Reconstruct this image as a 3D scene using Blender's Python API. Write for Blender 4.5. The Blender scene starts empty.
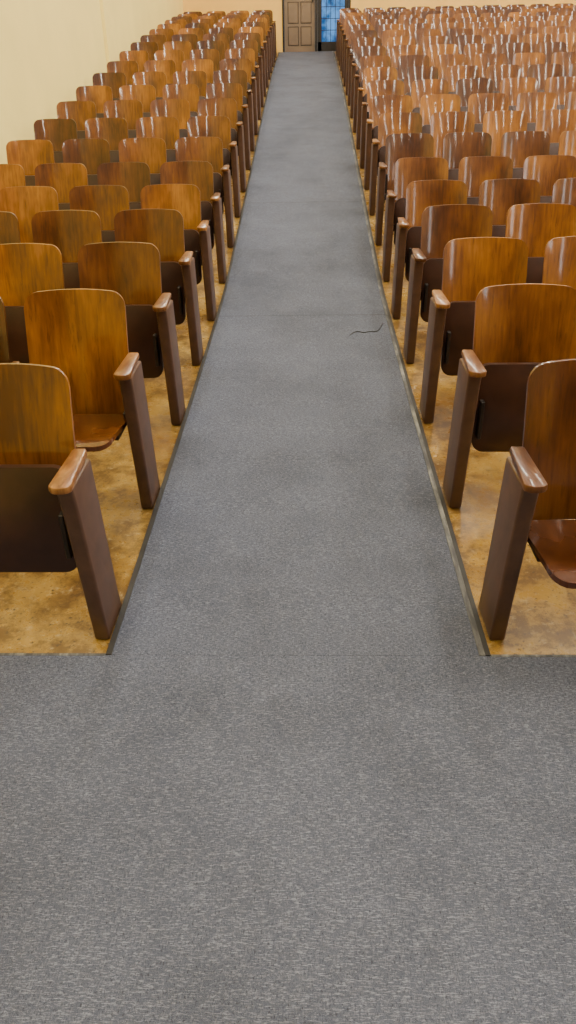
import bpy, bmesh, math, random
from mathutils import Vector, Matrix
random.seed(7)
scene = bpy.context.scene
COL = scene.collection

# ---------------------------------------------------------------- helpers
def new_mat(name):
    m = bpy.data.materials.new(name); m.use_nodes = True
    nt = m.node_tree; nt.nodes.clear()
    out = nt.nodes.new('ShaderNodeOutputMaterial')
    b = nt.nodes.new('ShaderNodeBsdfPrincipled')
    nt.links.new(b.outputs[0], out.inputs[0])
    return m, nt, b
def N(nt, typ, **kw):
    n = nt.nodes.new(typ)
    for k, v in kw.items():
        if k in n.inputs: n.inputs[k].default_value = v
        else: setattr(n, k, v)
    return n
def coords(nt, scale=(1,1,1), kind='Object', offset_random=False):
    tc = nt.nodes.new('ShaderNodeTexCoord')
    mp = nt.nodes.new('ShaderNodeMapping'); mp.inputs['Scale'].default_value = scale
    nt.links.new(tc.outputs[kind], mp.inputs['Vector'])
    if offset_random:
        oi = nt.nodes.new('ShaderNodeObjectInfo')
        mul = N(nt, 'ShaderNodeMath', operation='MULTIPLY'); mul.inputs[1].default_value = 57.0
        nt.links.new(oi.outputs['Random'], mul.inputs[0])
        cx = nt.nodes.new('ShaderNodeCombineXYZ')
        for i in range(3): nt.links.new(mul.outputs[0], cx.inputs[i])
        nt.links.new(cx.outputs[0], mp.inputs['Location'])
    return mp.outputs[0]
def noise(nt, vec, scale, detail=3, rough=0.55, dist=0.0):
    n = nt.nodes.new('ShaderNodeTexNoise')
    n.inputs['Scale'].default_value = scale; n.inputs['Detail'].default_value = detail
    n.inputs['Roughness'].default_value = rough; n.inputs['Distortion'].default_value = dist
    nt.links.new(vec, n.inputs['Vector']); return n.outputs['Fac']
def ramp(nt, fac, stops):
    r = nt.nodes.new('ShaderNodeValToRGB')
    e = r.color_ramp.elements
    while len(e) < len(stops): e.new(0.5)
    for i, (p, c) in enumerate(stops):
        e[i].position = p
        e[i].color = (c[0], c[1], c[2], 1) if isinstance(c, tuple) else (c, c, c, 1)
    nt.links.new(fac, r.inputs[0]); return r.outputs[0]
def mix(nt, fac, a, b, mode='MIX'):
    m = nt.nodes.new('ShaderNodeMix'); m.data_type = 'RGBA'; m.blend_type = mode
    def put(sock, v):
        if isinstance(v, (int, float)): sock.default_value = v
        elif isinstance(v, tuple): sock.default_value = (*v, 1)
        else: nt.links.new(v, sock)
    put(m.inputs[0], fac); put(m.inputs[6], a); put(m.inputs[7], b)
    return m.outputs[2]
def math_n(nt, op, a, b=None, c=None):
    m = nt.nodes.new('ShaderNodeMath'); m.operation = op
    for i, v in enumerate((a, b, c)):
        if v is None: continue
        if isinstance(v, (int, float)): m.inputs[i].default_value = v
        else: nt.links.new(v, m.inputs[i])
    return m.outputs[0]
def bump(nt, b, h, strength, dist=0.002):
    n = nt.nodes.new('ShaderNodeBump'); n.inputs['Strength'].default_value = strength
    n.inputs['Distance'].default_value = dist
    nt.links.new(h, n.inputs['Height']); nt.links.new(n.outputs[0], b.inputs['Normal'])
    return n

# ---------------------------------------------------------------- materials
def wood(name, dark, mid, light, rough=0.3, coat=0.3, crough=0.10):
    m, nt, b = new_mat(name)
    v = coords(nt, (30.0, 10.0, 2.0), offset_random=True)
    v2 = coords(nt, (1.4, 1, 0.8), offset_random=True)
    v3 = coords(nt, (60, 20, 5), offset_random=True)
    g = noise(nt, v, 2.0, 4, 0.55, 0.4)
    blot = noise(nt, v2, 3.2, 3, 0.5)
    scr = noise(nt, v3, 1.0, 5, 0.7)
    gb = mix(nt, 0.7, g, blot)
    c = ramp(nt, gb, [(0.36, dark), (0.50, mid), (0.66, light)])
    sc = ramp(nt, scr, [(0.33, (0.45, 0.42, 0.40)), (0.44, (1, 1, 1))])
    c = mix(nt, 0.6, c, sc, 'MULTIPLY')
    oi = nt.nodes.new('ShaderNodeObjectInfo')
    var = ramp(nt, oi.outputs['Random'], [(0.0, (0.40, 0.32, 0.29)), (0.5, (0.82, 0.75, 0.70)), (1.0, (1.24, 1.20, 1.08))])
    c = mix(nt, 1.0, c, var, 'MULTIPLY')
    nt.links.new(c, b.inputs['Base Color'])
    r = ramp(nt, blot, [(0.3, rough - 0.06), (0.7, rough + 0.10)])
    nt.links.new(r, b.inputs['Roughness'])
    b.inputs['Specular IOR Level'].default_value = 0.25
    b.inputs['Coat Weight'].default_value = coat
    b.inputs['Coat Roughness'].default_value = crough
    return m
M_BACK = wood('varnished_plywood_back', (0.075, 0.024, 0.003), (0.170, 0.060, 0.005), (0.31, 0.125, 0.012), 0.36, 0.6, 0.085)
M_SEAT = wood('varnished_plywood_seat', (0.060, 0.018, 0.004), (0.105, 0.034, 0.006), (0.17, 0.058, 0.011), 0.22, 0.7)
M_ARM = wood('worn_armrest_wood', (0.070, 0.026, 0.007), (0.18, 0.074, 0.018), (0.42, 0.225, 0.075), 0.34, 0.3)
def simple(name, col, rough=0.5, metal=0.0, var=0.25, scale=20, bmp=0.0):
    m, nt, b = new_mat(name)
    v = coords(nt)
    n = noise(nt, v, scale, 4)
    c = ramp(nt, n, [(0.3, tuple(x * (1 - var) for x in col)), (0.7, tuple(x * (1 + var) for x in col))])
    nt.links.new(c, b.inputs['Base Color'])
    b.inputs['Roughness'].default_value = rough; b.inputs['Metallic'].default_value = metal
    if bmp: bump(nt, b, n, bmp)
    return m
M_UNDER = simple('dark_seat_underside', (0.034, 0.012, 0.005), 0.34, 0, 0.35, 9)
M_STD = simple('brown_enamel_steel', (0.080, 0.040, 0.023), 0.36, 0, 0.25, 14)
M_IRON = simple('dark_iron', (0.02, 0.014, 0.011), 0.5, 0.3)
M_WALL = simple('cream_painted_plaster', (0.91, 0.76, 0.25), 0.6, 0, 0.05, 1.2)
M_WALLB = simple('tan_painted_plaster', (0.82, 0.50, 0.11), 0.6, 0, 0.06, 1.5)
M_CEIL = simple('ceiling_paint', (0.20, 0.15, 0.08), 0.8, 0, 0.03, 2)
M_CURT = simple('added_dark_curtain', (0.05, 0.015, 0.012), 0.8, 0, 0.2, 3)
M_DOOR = simple('brown_painted_door', (0.17, 0.115, 0.07), 0.45, 0, 0.1, 5)
M_FRAME = simple('dark_bronze_frame', (0.02, 0.016, 0.013), 0.4, 0.3)
M_RUBBER = simple('dark_rubber_edge', (0.020, 0.019, 0.017), 0.6, 0, 0.4, 12)
M_FIX = simple('white_fixture_metal', (0.7, 0.7, 0.68), 0.5)

def tape_mat():
    m, nt, b = new_mat('worn_grey_edge_strip')
    v = coords(nt, (6, 1.2, 1))
    n = noise(nt, v, 3.0, 6, 0.7)
    c = ramp(nt, n, [(0.42, (0.05, 0.05, 0.054)), (0.54, (0.11, 0.11, 0.108)), (0.66, (0.26, 0.255, 0.23))])
    nt.links.new(c, b.inputs['Base Color']); b.inputs['Roughness'].default_value = 0.7
    return m
M_TAPE = tape_mat()

def carpet_mat():
    m, nt, b = new_mat('grey_loop_carpet')
    v1 = coords(nt, (75, 390, 60)); v2 = coords(nt, (420, 480, 400)); v3 = coords(nt, (1, 1, 1)); v4 = coords(nt,(240,110,100)); v5 = coords(nt, (320, 70, 60))
    n1 = noise(nt, v1, 1.0, 3, 0.65); n2 = noise(nt, v2, 1.0, 2, 0.6); n3 = noise(nt, v3, 1.3, 6, 0.65); n4 = noise(nt, v4, 1.0, 2, 0.6)
    n5 = noise(nt, v5, 1.0, 2, 0.6)
    base = ramp(nt, n2, [(0.3, (0.050, 0.057, 0.080)), (0.7, (0.108, 0.119, 0.160))])
    fl = ramp(nt, n1, [(0.51, 0.0), (0.68, 0.8)])
    c = mix(nt, fl, base, (0.245, 0.260, 0.315))
    fl2 = ramp(nt, n5, [(0.56, 0.0), (0.72, 0.45)])
    c = mix(nt, fl2, c, (0.19, 0.202, 0.245))
    dk = ramp(nt, n4, [(0.28, 0.9), (0.46, 0.0)])
    mm = mix(nt, dk, c, (0.034, 0.038, 0.052))
    big = ramp(nt, n3, [(0.3, 0.72), (0.52, 0.98), (0.72, 1.13)])
    c = mix(nt, 1.0, mm, big, 'MULTIPLY')
    # faint butt seams across the runner
    sx = nt.nodes.new('ShaderNodeSeparateXYZ'); nt.links.new(v3, sx.inputs[0])
    yy = math_n(nt, 'ADD', sx.outputs[1], math_n(nt, 'MULTIPLY', n3, 0.03))
    tot = None
    for d in (5.62, 8.6, 11.9, 15.2):
        q = math_n(nt, 'COMPARE', yy, d, 0.007)
        tot = q if tot is None else math_n(nt, 'ADD', tot, q)
    tot = math_n(nt, 'MULTIPLY', tot, 0.4)
    c = mix(nt, tot, c, (0.03, 0.03, 0.035))
    nt.links.new(c, b.inputs['Base Color']); b.inputs['Roughness'].default_value = 0.92
    b.inputs['Specular IOR Level'].default_value = 0.2
    b1 = bump(nt, b, n2, 0.7, 0.003)
    b2 = nt.nodes.new('ShaderNodeBump'); b2.inputs['Strength'].default_value = 0.5; b2.inputs['Distance'].default_value = 0.05
    n6 = noise(nt, v3, 2.2, 2, 0.5); nt.links.new(n6, b2.inputs['Height'])
    nt.links.new(b2.outputs[0], b1.inputs['Normal'])
    return m
M_CARPET = carpet_mat()

def floor_mat():
    m, nt, b = new_mat('stained_ochre_floor')
    v = coords(nt)
    n1 = noise(nt, v, 2.0, 5, 0.6, 0.0); n2 = noise(nt, v, 5.5, 8, 0.78, 0.0); n3 = noise(nt, v, 60, 2); n4 = noise(nt, v, 26, 6, 0.75)
    c = ramp(nt, n1, [(0.34, (0.17, 0.085, 0.016)), (0.5, (0.32, 0.185, 0.038)), (0.68, (0.42, 0.27, 0.075))])
    s = ramp(nt, n2, [(0.42, (0.20, 0.14, 0.09)), (0.54, (1, 1, 1))])
    c = mix(nt, 0.75, c, s, 'MULTIPLY')
    pale = ramp(nt, n4, [(0.56, 0.0), (0.72, 0.6)])
    c = mix(nt, pale, c, (0.50, 0.40, 0.22))
    sp = ramp(nt, n3, [(0.60, 0.0), (0.72, 1.0)])
    c = mix(nt, sp, c, (0.08, 0.048, 0.022))
    nt.links.new(c, b.inputs['Base Color'])
    r = ramp(nt, n2, [(0.3, 0.42), (0.7, 0.18)]); nt.links.new(r, b.inputs['Roughness'])
    return m
M_FLOOR = floor_mat()

def emit_mat(name, col, s, bars=False):
    m = bpy.data.materials.new(name); m.use_nodes = True
    nt = m.node_tree; nt.nodes.clear()
    o = nt.nodes.new('ShaderNodeOutputMaterial'); e = nt.nodes.new('ShaderNodeEmission')
    e.inputs[0].default_value = (*col, 1); e.inputs[1].default_value = s
    if bars:
        v = coords(nt, (1, 1, 1)); n = noise(nt, v, 4, 3)
        c = ramp(nt, n, [(0.35, (0.02, 0.10, 0.30)), (0.6, (0.15, 0.42, 0.9))])
        nt.links.new(c, e.inputs[0])
    nt.links.new(e.outputs[0], o.inputs[0]); return m
M_BLUE = emit_mat('daylit_blue_glass', (0.2, 0.45, 0.8), 1.1, True)
M_WIN_GLOW = emit_mat('added_window_glow', (0.98, 0.97, 0.95), 14.0)  # glow for the added windows out of view
M_TUBE = emit_mat('fluorescent_diffuser', (1.0, 0.94, 0.82), 32.0)

# ---------------------------------------------------------------- mesh helpers
def finish(bm, name, mats, loc=(0, 0, 0), smooth=True):
    bmesh.ops.recalc_face_normals(bm, faces=bm.faces)
    me = bpy.data.meshes.new(name); bm.to_mesh(me); bm.free()
    for m in mats: me.materials.append(m)
    if smooth:
        for p in me.polygons: p.use_smooth = True
        try: me.set_sharp_from_angle(angle=math.radians(35))
        except Exception: pass
    return me
def add_obj(name, me, loc=(0, 0, 0), parent=None):
    o = bpy.data.objects.new(name, me); o.location = loc; COL.objects.link(o)
    if parent: o.parent = parent
    return o
def prism(bm, outline, x0, x1, mat, bev=0.004, seg=2):
    """outline in (y,z) extruded along x"""
    t = bmesh.new()
    a = [t.verts.new((x0, y, z)) for y, z in outline]
    b = [t.verts.new((x1, y, z)) for y, z in outline]
    n = len(a)
    t.faces.new(a); t.faces.new(b[::-1])
    for i in range(n): t.faces.new((a[i], b[i], b[(i + 1) % n], a[(i + 1) % n]))
    bmesh.ops.recalc_face_normals(t, faces=t.faces)
    if bev: bmesh.ops.bevel(t, geom=list(t.edges), offset=bev, segments=seg, affect='EDGES', profile=0.5)
    merge(bm, t, mat)
def merge(bm, t, mat):
    for f in t.faces: f.material_index = mat
    me = bpy.data.meshes.new('tmp'); t.to_mesh(me); t.free()
    bm.from_mesh(me); bpy.data.meshes.remove(me)
def box(bm, x0, x1, y0, y1, z0, z1, mat=0, bev=0.0):
    prism(bm, [(y0, z0), (y1, z0), (y1, z1), (y0, z1)], x0, x1, mat, bev, 1)
def plate(bm, W, L, r0, r1, pos, thick, mf, mb, ms, nu=12, nv=9):
    """rounded rect sheet; pos(x,s)->Vector, thick vector"""
    ss = []
    k = 5
    for i in range(k): ss.append(r0 * (1 - math.cos(math.pi / 2 * i / k)))
    for i in range(nv + 1): ss.append(r0 + (L - r0 - r1) * i / nv)
    for i in range(1, k + 1): ss.append(L - r1 + r1 * math.sin(math.pi / 2 * i / k))
    def hw(s):
        h = W / 2
        if s < r0: h = W / 2 - r0 + math.sqrt(max(0, r0 ** 2 - (r0 - s) ** 2))
        t = L - s
        if t < r1: h = W / 2 - r1 + math.sqrt(max(0, r1 ** 2 - (r1 - t) ** 2))
        return h
    F, B = [], []
    for s in ss:
        h = hw(s)
        F.append([bm.verts.new(pos(h * (2 * i / nu - 1), s)) for i in range(nu + 1)])
        B.append([bm.verts.new(pos(h * (2 * i / nu - 1), s) + thick) for i in range(nu + 1)])
    R = len(ss)
    for j in range(R - 1):
        for i in range(nu):
            f = bm.faces.new((F[j][i], F[j][i + 1], F[j + 1][i + 1], F[j + 1][i])); f.material_index = mf
            f = bm.faces.new((B[j][i], B[j + 1][i], B[j + 1][i + 1], B[j][i + 1])); f.material_index = mb
        for i in (0, nu):
            f = bm.faces.new((F[j][i], B[j][i], B[j + 1][i], F[j + 1][i])); f.material_index = ms
    for j in (0, R - 1):
        for i in range(nu):
            f = bm.faces.new((F[j][i], F[j][i + 1], B[j][i + 1], B[j][i])); f.material_index = ms

# ---------------------------------------------------------------- chair (faces -y; x from 0 aisle side to 0.52)
PITCH = 0.52
def armrest(bm, xc, w, y0, y1, z):
    t = bmesh.new()
    n = 10; pts = []
    for i in range(n + 1):      # rounded front
        a = math.pi * i / n
        pts.append((xc - w / 2 * math.cos(a), y0 + w * 0.34 - w * 0.34 * math.sin(a)))
    pts += [(xc + w * 0.34, y1 - 0.01), (xc + w * 0.26, y1), (xc - w * 0.26, y1), (xc - w * 0.34, y1 - 0.01)]
    def zz(y): return z + 0.012 * (y - y0) / (y1 - y0)
    a = [t.verts.new((x, y, zz(y))) for x, y in pts]
    b = [t.verts.new((x, y, zz(y) + 0.024)) for x, y in pts]
    t.faces.new(a[::-1]); t.faces.new(b)
    for i in range(len(pts)):
        j = (i + 1) % len(pts); t.faces.new((a[i], a[j], b[j], b[i]))
    bmesh.ops.recalc_face_normals(t, faces=t.faces)
    e = [e for e in t.edges if len(e.link_faces) == 2 and e.calc_face_angle(0) > 1.2]
    bmesh.ops.bevel(t, geom=e, offset=0.006, segments=2, affect='EDGES', profile=0.5)
    merge(bm, t, 3)
def end_standard(bm):
    prism(bm, [(0.0, 0), (0.205, 0), (0.185, 0.10), (0.150, 0.40), (0.120, 0.662), (-0.095, 0.662), (-0.075, 0.55), (-0.040, 0.3)], 0.012, 0.066, 2, 0.009, 3)
    armrest(bm, 0.040, 0.070, -0.140, 0.115, 0.663)
    # hinge / back bolt plates on the chair side
    box(bm, 0.064, 0.082, 0.06, 0.12, 0.36, 0.44, 4, 0.004)
def mid_standard(bm, x):
    prism(bm, [(0.02, 0), (0.18, 0), (0.17, 0.03), (0.125, 0.06), (0.12, 0.45), (0.115, 0.63), (-0.04, 0.63), (-0.02, 0.5), (0.05, 0.40), (0.055, 0.06), (0.02, 0.03)], x + 0.008, x + 0.040, 4, 0.003, 1)
    armrest(bm, x + 0.024, 0.050, -0.12, 0.11, 0.632)
def chair_mesh(kind, down, side):
    bm = bmesh.new()
    cx = 0.300; W = 0.435
    if kind == 'end': end_standard(bm)
    else: mid_standard(bm, 0.0)
    if kind == 'last': mid_standard(bm, PITCH)
    zb, zt = 0.39, 0.912
    L = zt - zb
    def bpos(x, s):
        v = s / L; u = x / (W / 2)
        y = 0.135 + 0.115 * v ** 1.25 + 0.044 * (1 - u * u)
        z = zb + s + 0.008 * (1 - u * u) * v
        return Vector((cx + x, y, z))
    plate(bm, W, L, 0.02, 0.055, bpos, Vector((0, 0.012, 0.0)), 0, 0, 0, 20, 10)
    for sx in (0.075, 0.49):
        box(bm, sx, sx + 0.030, 0.115, 0.142, 0.44, 0.60, 4, 0.003)
        box(bm, sx - 0.005, sx + 0.040, 0.085, 0.125, 0.385, 0.435, 4, 0.004)
    if down:
        SL = 0.42
        def spos(x, s):
            v = s / SL; u = x / 0.21
            y = 0.15 - s * 0.985
            z = 0.405 + 0.055 * v - 0.022 * (1 - u * u) * math.sin(math.pi * min(1, v * 1.0)) - 0.06 * max(0, v - 0.8) ** 2 * 10
            return Vector((cx + x, y, z))
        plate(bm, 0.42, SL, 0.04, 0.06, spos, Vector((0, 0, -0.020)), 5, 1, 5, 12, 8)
        box(bm, 0.11, 0.13, -0.05, 0.10, 0.365, 0.40, 4, 0.003)
        box(bm, 0.47, 0.49, -0.05, 0.10, 0.365, 0.40, 4, 0.003)
    else:
        SL = 0.385
        def spos(x, s):
            v = s / SL; u = x / 0.21
            y = 0.035 + 0.070 * v - 0.018 * (1 - u * u) * math.sin(math.pi * v) + 0.02 * (1 - v) ** 3
            z = 0.255 + s * 0.985
            return Vector((cx + x, y, z))
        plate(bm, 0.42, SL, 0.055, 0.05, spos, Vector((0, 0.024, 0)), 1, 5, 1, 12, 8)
        for sx in (0.102, 0.478):
            box(bm, sx, sx + 0.018, 0.022, 0.060, 0.33, 0.50, 4, 0.003)
    if side < 0:
        for v in bm.verts: v.co.x = -v.co.x
    return finish(bm, 'auditorium_chair_mesh', [M_BACK, M_UNDER, M_STD, M_ARM, M_IRON, M_SEAT])
MESH = {(k, d, s): chair_mesh(k, d, s) for k in ('end', 'mid', 'last') for d in (0, 1) for s in (-1, 1)}

# ---------------------------------------------------------------- floor profile
PROF = [(-8, 0.0), (1.0, 0.0), (1.95, 0.005), (2.92, 0.045), (3.81, 0.085), (4.68, 0.13), (5.54, 0.18), (6.3, 0.245), (7.87, 0.485),
        (10.5, 0.92), (13.7, 1.46), (17.0, 1.94), (20.7, 2.38), (24, 2.8)]
def fz(d):
    P = PROF
    n = len(P)
    def slope(i):
        if i == 0 or i == n - 1: return 0.0
        return (P[i + 1][1] - P[i - 1][1]) / (P[i + 1][0] - P[i - 1][0])
    for i in range(n - 1):
        if d <= P[i + 1][0] or i == n - 2:
            x0, y0 = P[i]; x1, y1 = P[i + 1]; h = x1 - x0; t = (d - x0) / h
            m0, m1 = slope(i) * h, slope(i + 1) * h
            if i <= 1: m0 = 0
            return (2*t**3 - 3*t*t + 1)*y0 + (t**3 - 2*t*t + t)*m0 + (-2*t**3 + 3*t*t)*y1 + (t**3 - t*t)*m1
CE = 0.65; D0 = 1.95; DB = 20.7; XL = -2.86; XR = 9.6; YF = -7.0; ZC = 7.0

def strip(bm, x0, x1, d0, d1, dz, th=0.0, mat=0, step=0.15):
    n = max(1, int((d1 - d0) / step))
    rows = []
    for i in range(n + 1):
        d = d0 + (d1 - d0) * i / n
        z = fz(d) + dz
        rows.append([bm.verts.new((x0, d, z)), bm.verts.new((x1, d, z)), bm.verts.new((x1, d, z - th)), bm.verts.new((x0, d, z - th))])
    for i in range(n):
        a, b = rows[i], rows[i + 1]
        for k in ((0, 1), (1, 2), (2, 3), (3, 0)):
            f = bm.faces.new((a[k[0]], a[k[1]], b[k[1]], b[k[0]])); f.material_index = mat
    for f in (bm.faces.new(rows[0]), bm.faces.new(rows[-1][::-1])): f.material_index = mat

bm = bmesh.new(); strip(bm, XL, XR, YF, DB, 0.0, 0.25); add_obj('floor', finish(bm, 'floor', [M_FLOOR]))
bm = bmesh.new(); strip(bm, XL, XR, YF, D0, 0.010, 0.012); add_obj('front_carpet', finish(bm, 'front_carpet', [M_CARPET]))
bm = bmesh.new(); strip(bm, -CE, CE - 0.01, D0 + 0.0005, DB - 0.03, 0.0105, 0.012); add_obj('aisle_carpet', finish(bm, 'aisle_carpet', [M_CARPET]))
bm = bmesh.new(); strip(bm, -CE - 0.014, -CE + 0.006, D0, DB - 0.03, 0.0145, 0.0135); add_obj('trim_1', finish(bm, 'trim', [M_RUBBER]))
bm = bmesh.new(); strip(bm, CE - 0.032, CE - 0.012, D0, DB - 0.03, 0.0135, 0.010, 0); strip(bm, CE - 0.012, CE + 0.006, D0, DB - 0.03, 0.0145, 0.0135, 1)
add_obj('trim_2', finish(bm, 'trim', [M_TAPE, M_RUBBER]))
bm = bmesh.new(); box(bm, XL, -CE - 0.014, D0 - 0.006, D0 + 0.010, 0.004, 0.0165, 0, 0.003); add_obj('trim_3', finish(bm, 'trim', [M_TAPE]))
bm = bmesh.new(); box(bm, CE + 0.006, XR, D0 - 0.006, D0 + 0.010, 0.004, 0.0165, 0, 0.003); add_obj('trim_4', finish(bm, 'trim', [M_TAPE]))
# loose dark thread on the aisle carpet
cu = bpy.data.curves.new('loose_thread', 'CURVE'); cu.dimensions = '3D'; cu.bevel_depth = 0.003
sp = cu.splines.new('NURBS'); pts = [(0.33, 5.16), (0.38, 5.28), (0.43, 5.18), (0.47, 5.26), (0.53, 5.20), (0.56, 5.32), (0.58, 5.40)]
sp.points.add(len(pts) - 1)
for p, (x, d) in zip(sp.points, pts): p.co = (x, d, fz(d) + 0.014, 1)
sp.use_endpoint_u = True
cu.materials.append(M_RUBBER)
add_obj('loose_thread', cu)

# ---------------------------------------------------------------- walls
def wall(name, x0, x1, y0, y1, z0, z1, mat):
    bm = bmesh.new(); box(bm, x0, x1, y0, y1, z0, z1); return add_obj(name, finish(bm, name, [mat], smooth=False))
wall('wall_left', XL - 0.2, XL, YF - 0.2, DB + 0.2, -0.3, ZC, M_WALL)
wall('wall_front', XL, XR, YF - 0.2, YF, -0.3, ZC, M_WALL)
wall('ceiling', XL - 0.2, XR + 0.2, YF - 0.2, DB + 0.2, ZC, ZC + 0.15, M_CEIL)
wall('trim_6', XL, XL + 0.045, 12.4, 13.1, fz(12.4), ZC, M_WALL)
# unseen pleated curtain on the front wall, added to darken chair reflections
bm = bmesh.new(); prev = None
for i in range(241):
    x = -2.4 + 11.4 * i / 240; y = YF + 0.16 + 0.09 * math.sin(i * 0.9)
    cur = (bm.verts.new((x, y, 0.02)), bm.verts.new((x, y, 6.6)))
    if prev: bm.faces.new((prev[0], cur[0], cur[1], prev[1]))
    prev = cur
add_obj('added_curtain', finish(bm, 'added_curtain', [M_CURT]))
zb = fz(DB)
bm = bmesh.new()
DX0, DX1, DH = -0.56, 1.03, 2.2
box(bm, XL, DX0, DB, DB + 0.2, 0, ZC); box(bm, DX1, XR, DB, DB + 0.2, 0, ZC); box(bm, DX0, DX1, DB, DB + 0.2, zb + DH, ZC)
box(bm, DX0, DX1, DB, DB + 0.2, 0, zb)
add_obj('wall_back', finish(bm, 'wall_back', [M_WALLB], smooth=False))
added_wins = [(-5.3, -4.5), (-2.3, -1.5), (0.7, 1.5), (3.7, 4.5), (6.7, 7.5), (9.7, 10.5), (12.7, 13.5)]  # unseen glowing windows, added for bright streaks on the chair backs
bm = bmesh.new(); prev = YF
WZ0, WZ1 = 3.3, 6.4
for a, b in added_wins:
    box(bm, XR, XR + 0.2, prev, a, -0.3, ZC); box(bm, XR, XR + 0.2, a, b, -0.3, WZ0); box(bm, XR, XR + 0.2, a, b, WZ1, ZC); prev = b
box(bm, XR, XR + 0.2, prev, DB, -0.3, ZC)
add_obj('wall_right', finish(bm, 'wall_right', [M_WALLB], smooth=False))
for i, (a, b) in enumerate(added_wins):
    bm = bmesh.new()
    box(bm, XR + 0.1, XR + 0.11, a + 0.03, b - 0.03, WZ0 + 0.03, WZ1 - 0.03, 1)
    for k in range(3):
        y = a + (b - a) * k / 2; y = min(max(y, a + 0.02), b - 0.02)
        box(bm, XR + 0.05, XR + 0.1, y - 0.02, y + 0.02, WZ0, WZ1, 0)
    for k in range(5):
        z = WZ0 + (WZ1 - WZ0) * k / 4; z = min(max(z, WZ0 + 0.02), WZ1 - 0.02)
        box(bm, XR + 0.05, XR + 0.1, a, b, z - 0.02, z + 0.02, 0)
    add_obj('added_window_%d' % (i + 1), finish(bm, 'added_window', [M_FIX, M_WIN_GLOW], smooth=False))
# doors
def door_panel(x0, x1, y, z0, h):
    bm = bmesh.new()
    box(bm, x0, x1, y, y + 0.045, z0 + 0.01, z0 + h, 0, 0.003)
    w = x1 - x0
    cols = [(x0 + 0.09, x0 + w / 2 - 0.035), (x0 + w / 2 + 0.035, x1 - 0.09)]
    zs = [(0.14, 0.50), (0.58, 0.98), (1.10, 1.50), (1.60, 2.0)]
    for a, b in cols:
        for c, d in zs:
            box(bm, a, b, y - 0.012, y + 0.002, z0 + c, z0 + d, 0, 0.010)
            for (p, q, r, s) in ((a - 0.012, b + 0.012, c - 0.012, c), (a - 0.012, b + 0.012, d, d + 0.012)):
                box(bm, p, q, y - 0.004, y + 0.002, z0 + r, z0 + s, 1)
            for (p, q) in ((a - 0.012, a), (b, b + 0.012)):
                box(bm, p, q, y - 0.004, y + 0.002, z0 + c, z0 + d, 1)
    box(bm, x1 - 0.07, x1 - 0.04, y - 0.05, y, z0 + 0.98, z0 + 1.12, 1, 0.004)
    return finish(bm, 'door', [M_DOOR, M_FRAME])
add_obj('door_1', door_panel(-0.51, 0.20, DB + 0.03, zb, 2.13))
bm = bmesh.new()
x0, x1 = 0.27, 0.98; y = DB + 0.03
box(bm, x0, x0 + 0.09, y, y + 0.045, zb + 0.01, zb + 2.13, 0, 0.003); box(bm, x1 - 0.09, x1, y, y + 0.045, zb + 0.01, zb + 2.13, 0, 0.003)
box(bm, x0, x1, y, y + 0.045, zb + 0.01, zb + 0.20, 0, 0.003); box(bm, x0, x1, y, y + 0.045, zb + 2.03, zb + 2.13, 0, 0.003)
box(bm, x0 + 0.05, x1 - 0.05, y + 0.02, y + 0.028, zb + 0.1, zb + 2.1, 1)
for k in range(1, 5):
    xx = x0 + 0.09 + (x1 - x0 - 0.18) * k / 5; box(bm, xx - 0.006, xx + 0.006, y + 0.005, y + 0.02, zb + 0.2, zb + 2.03, 0)
for k in range(1, 8):
    z = zb + 0.2 + 1.83 * k / 8; box(bm, x0 + 0.09, x1 - 0.09, y + 0.005, y + 0.02, z - 0.006, z + 0.006, 0)
add_obj('door_2', finish(bm, 'door', [M_FRAME, M_BLUE]))
bm = bmesh.new()
for a, b in ((DX0, -0.515), (0.205, 0.265), (0.985, DX1)): box(bm, a, b, DB - 0.02, DB + 0.1, zb, zb + DH, 0, 0.003)
box(bm, DX0, DX1, DB - 0.02, DB + 0.1, zb + 2.14, zb + DH, 0, 0.003)
add_obj('trim_5', finish(bm, 'doorframe', [M_FRAME]))

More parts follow.
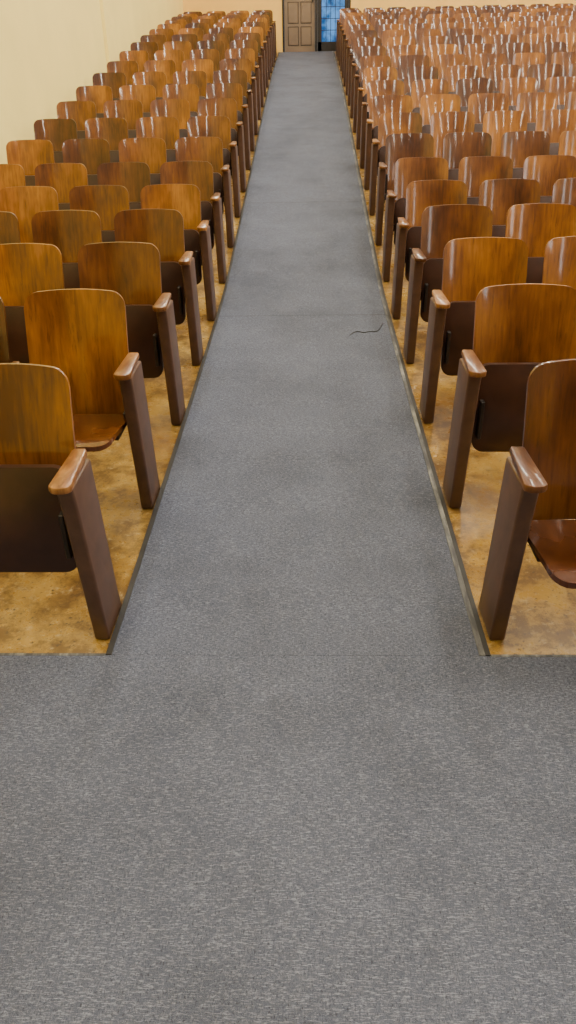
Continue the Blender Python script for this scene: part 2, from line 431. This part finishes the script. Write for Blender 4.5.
# ---------------------------------------------------------------- chairs
ROW0 = 2.035; RP = 0.87; NR = 21
for i in range(NR):
    d = ROW0 + RP * i
    z = fz(d + 0.1) - (fz(d + 0.2) - fz(d)) * 0.3
    for side, n in ((-1, 4), (1, 13)):
        for j in range(n):
            kind = 'end' if j == 0 else ('last' if j == n - 1 else 'mid')
            down = 1 if random.random() < 0.07 else 0
            if i < 4 and j < 2: down = 0
            if (side, i, j) in ((-1, 1, 0), (1, 0, 0)): down = 1
            o = add_obj('auditorium_chair', MESH[(kind, down, side)], (side * (CE + 0.008 + PITCH * j), d, z + 0.001))

# ---------------------------------------------------------------- lights
def area(name, loc, sx, sy, power, col, rot=(0, 0, 0)):
    l = bpy.data.lights.new(name, 'AREA'); l.shape = 'RECTANGLE'; l.size = sx; l.size_y = sy; l.energy = power; l.color = col
    o = bpy.data.objects.new(name, l); o.location = loc; o.rotation_euler = rot; return o
for x in (-1.4, 2.2, 5.2, 8.2):
    for y in (-2.0, 2.0, 6.0, 10.0, 14.0, 18.0):
        bm = bmesh.new()
        box(bm, -0.12, 0.12, -1.5, 1.5, 0.0, 0.09, 0, 0.01); box(bm, -0.07, 0.07, -1.45, 1.45, -0.03, 0.0, 1, 0.010)
        f = add_obj('ceiling_light', finish(bm, 'ceiling_light', [M_FIX, M_TUBE]), (x, y, ZC - 0.09))
        L = area('lamp', (0, 0, -0.05), 0.13, 2.8, 72 if y < 0 else 112, (1.0, 0.92, 0.76)); COL.objects.link(L); L.parent = f
wd = bpy.data.worlds.new('World'); scene.world = wd; wd.use_nodes = True
wd.node_tree.nodes['Background'].inputs[0].default_value = (0.9, 0.85, 0.75, 1); wd.node_tree.nodes['Background'].inputs[1].default_value = 0.3

# ---------------------------------------------------------------- camera
cam = bpy.data.cameras.new('camera'); cam.sensor_fit = 'VERTICAL'; cam.sensor_height = 36; cam.lens = 26
co = bpy.data.objects.new('camera', cam); COL.objects.link(co)
co.location = (0.040, 0, 1.71)
co.rotation_euler = (Matrix.Rotation(math.radians(1.90), 3, 'Z') @ Matrix.Rotation(math.radians(60), 3, 'X') @ Matrix.Rotation(math.radians(-1.1), 3, 'Z')).to_euler()
scene.camera = co
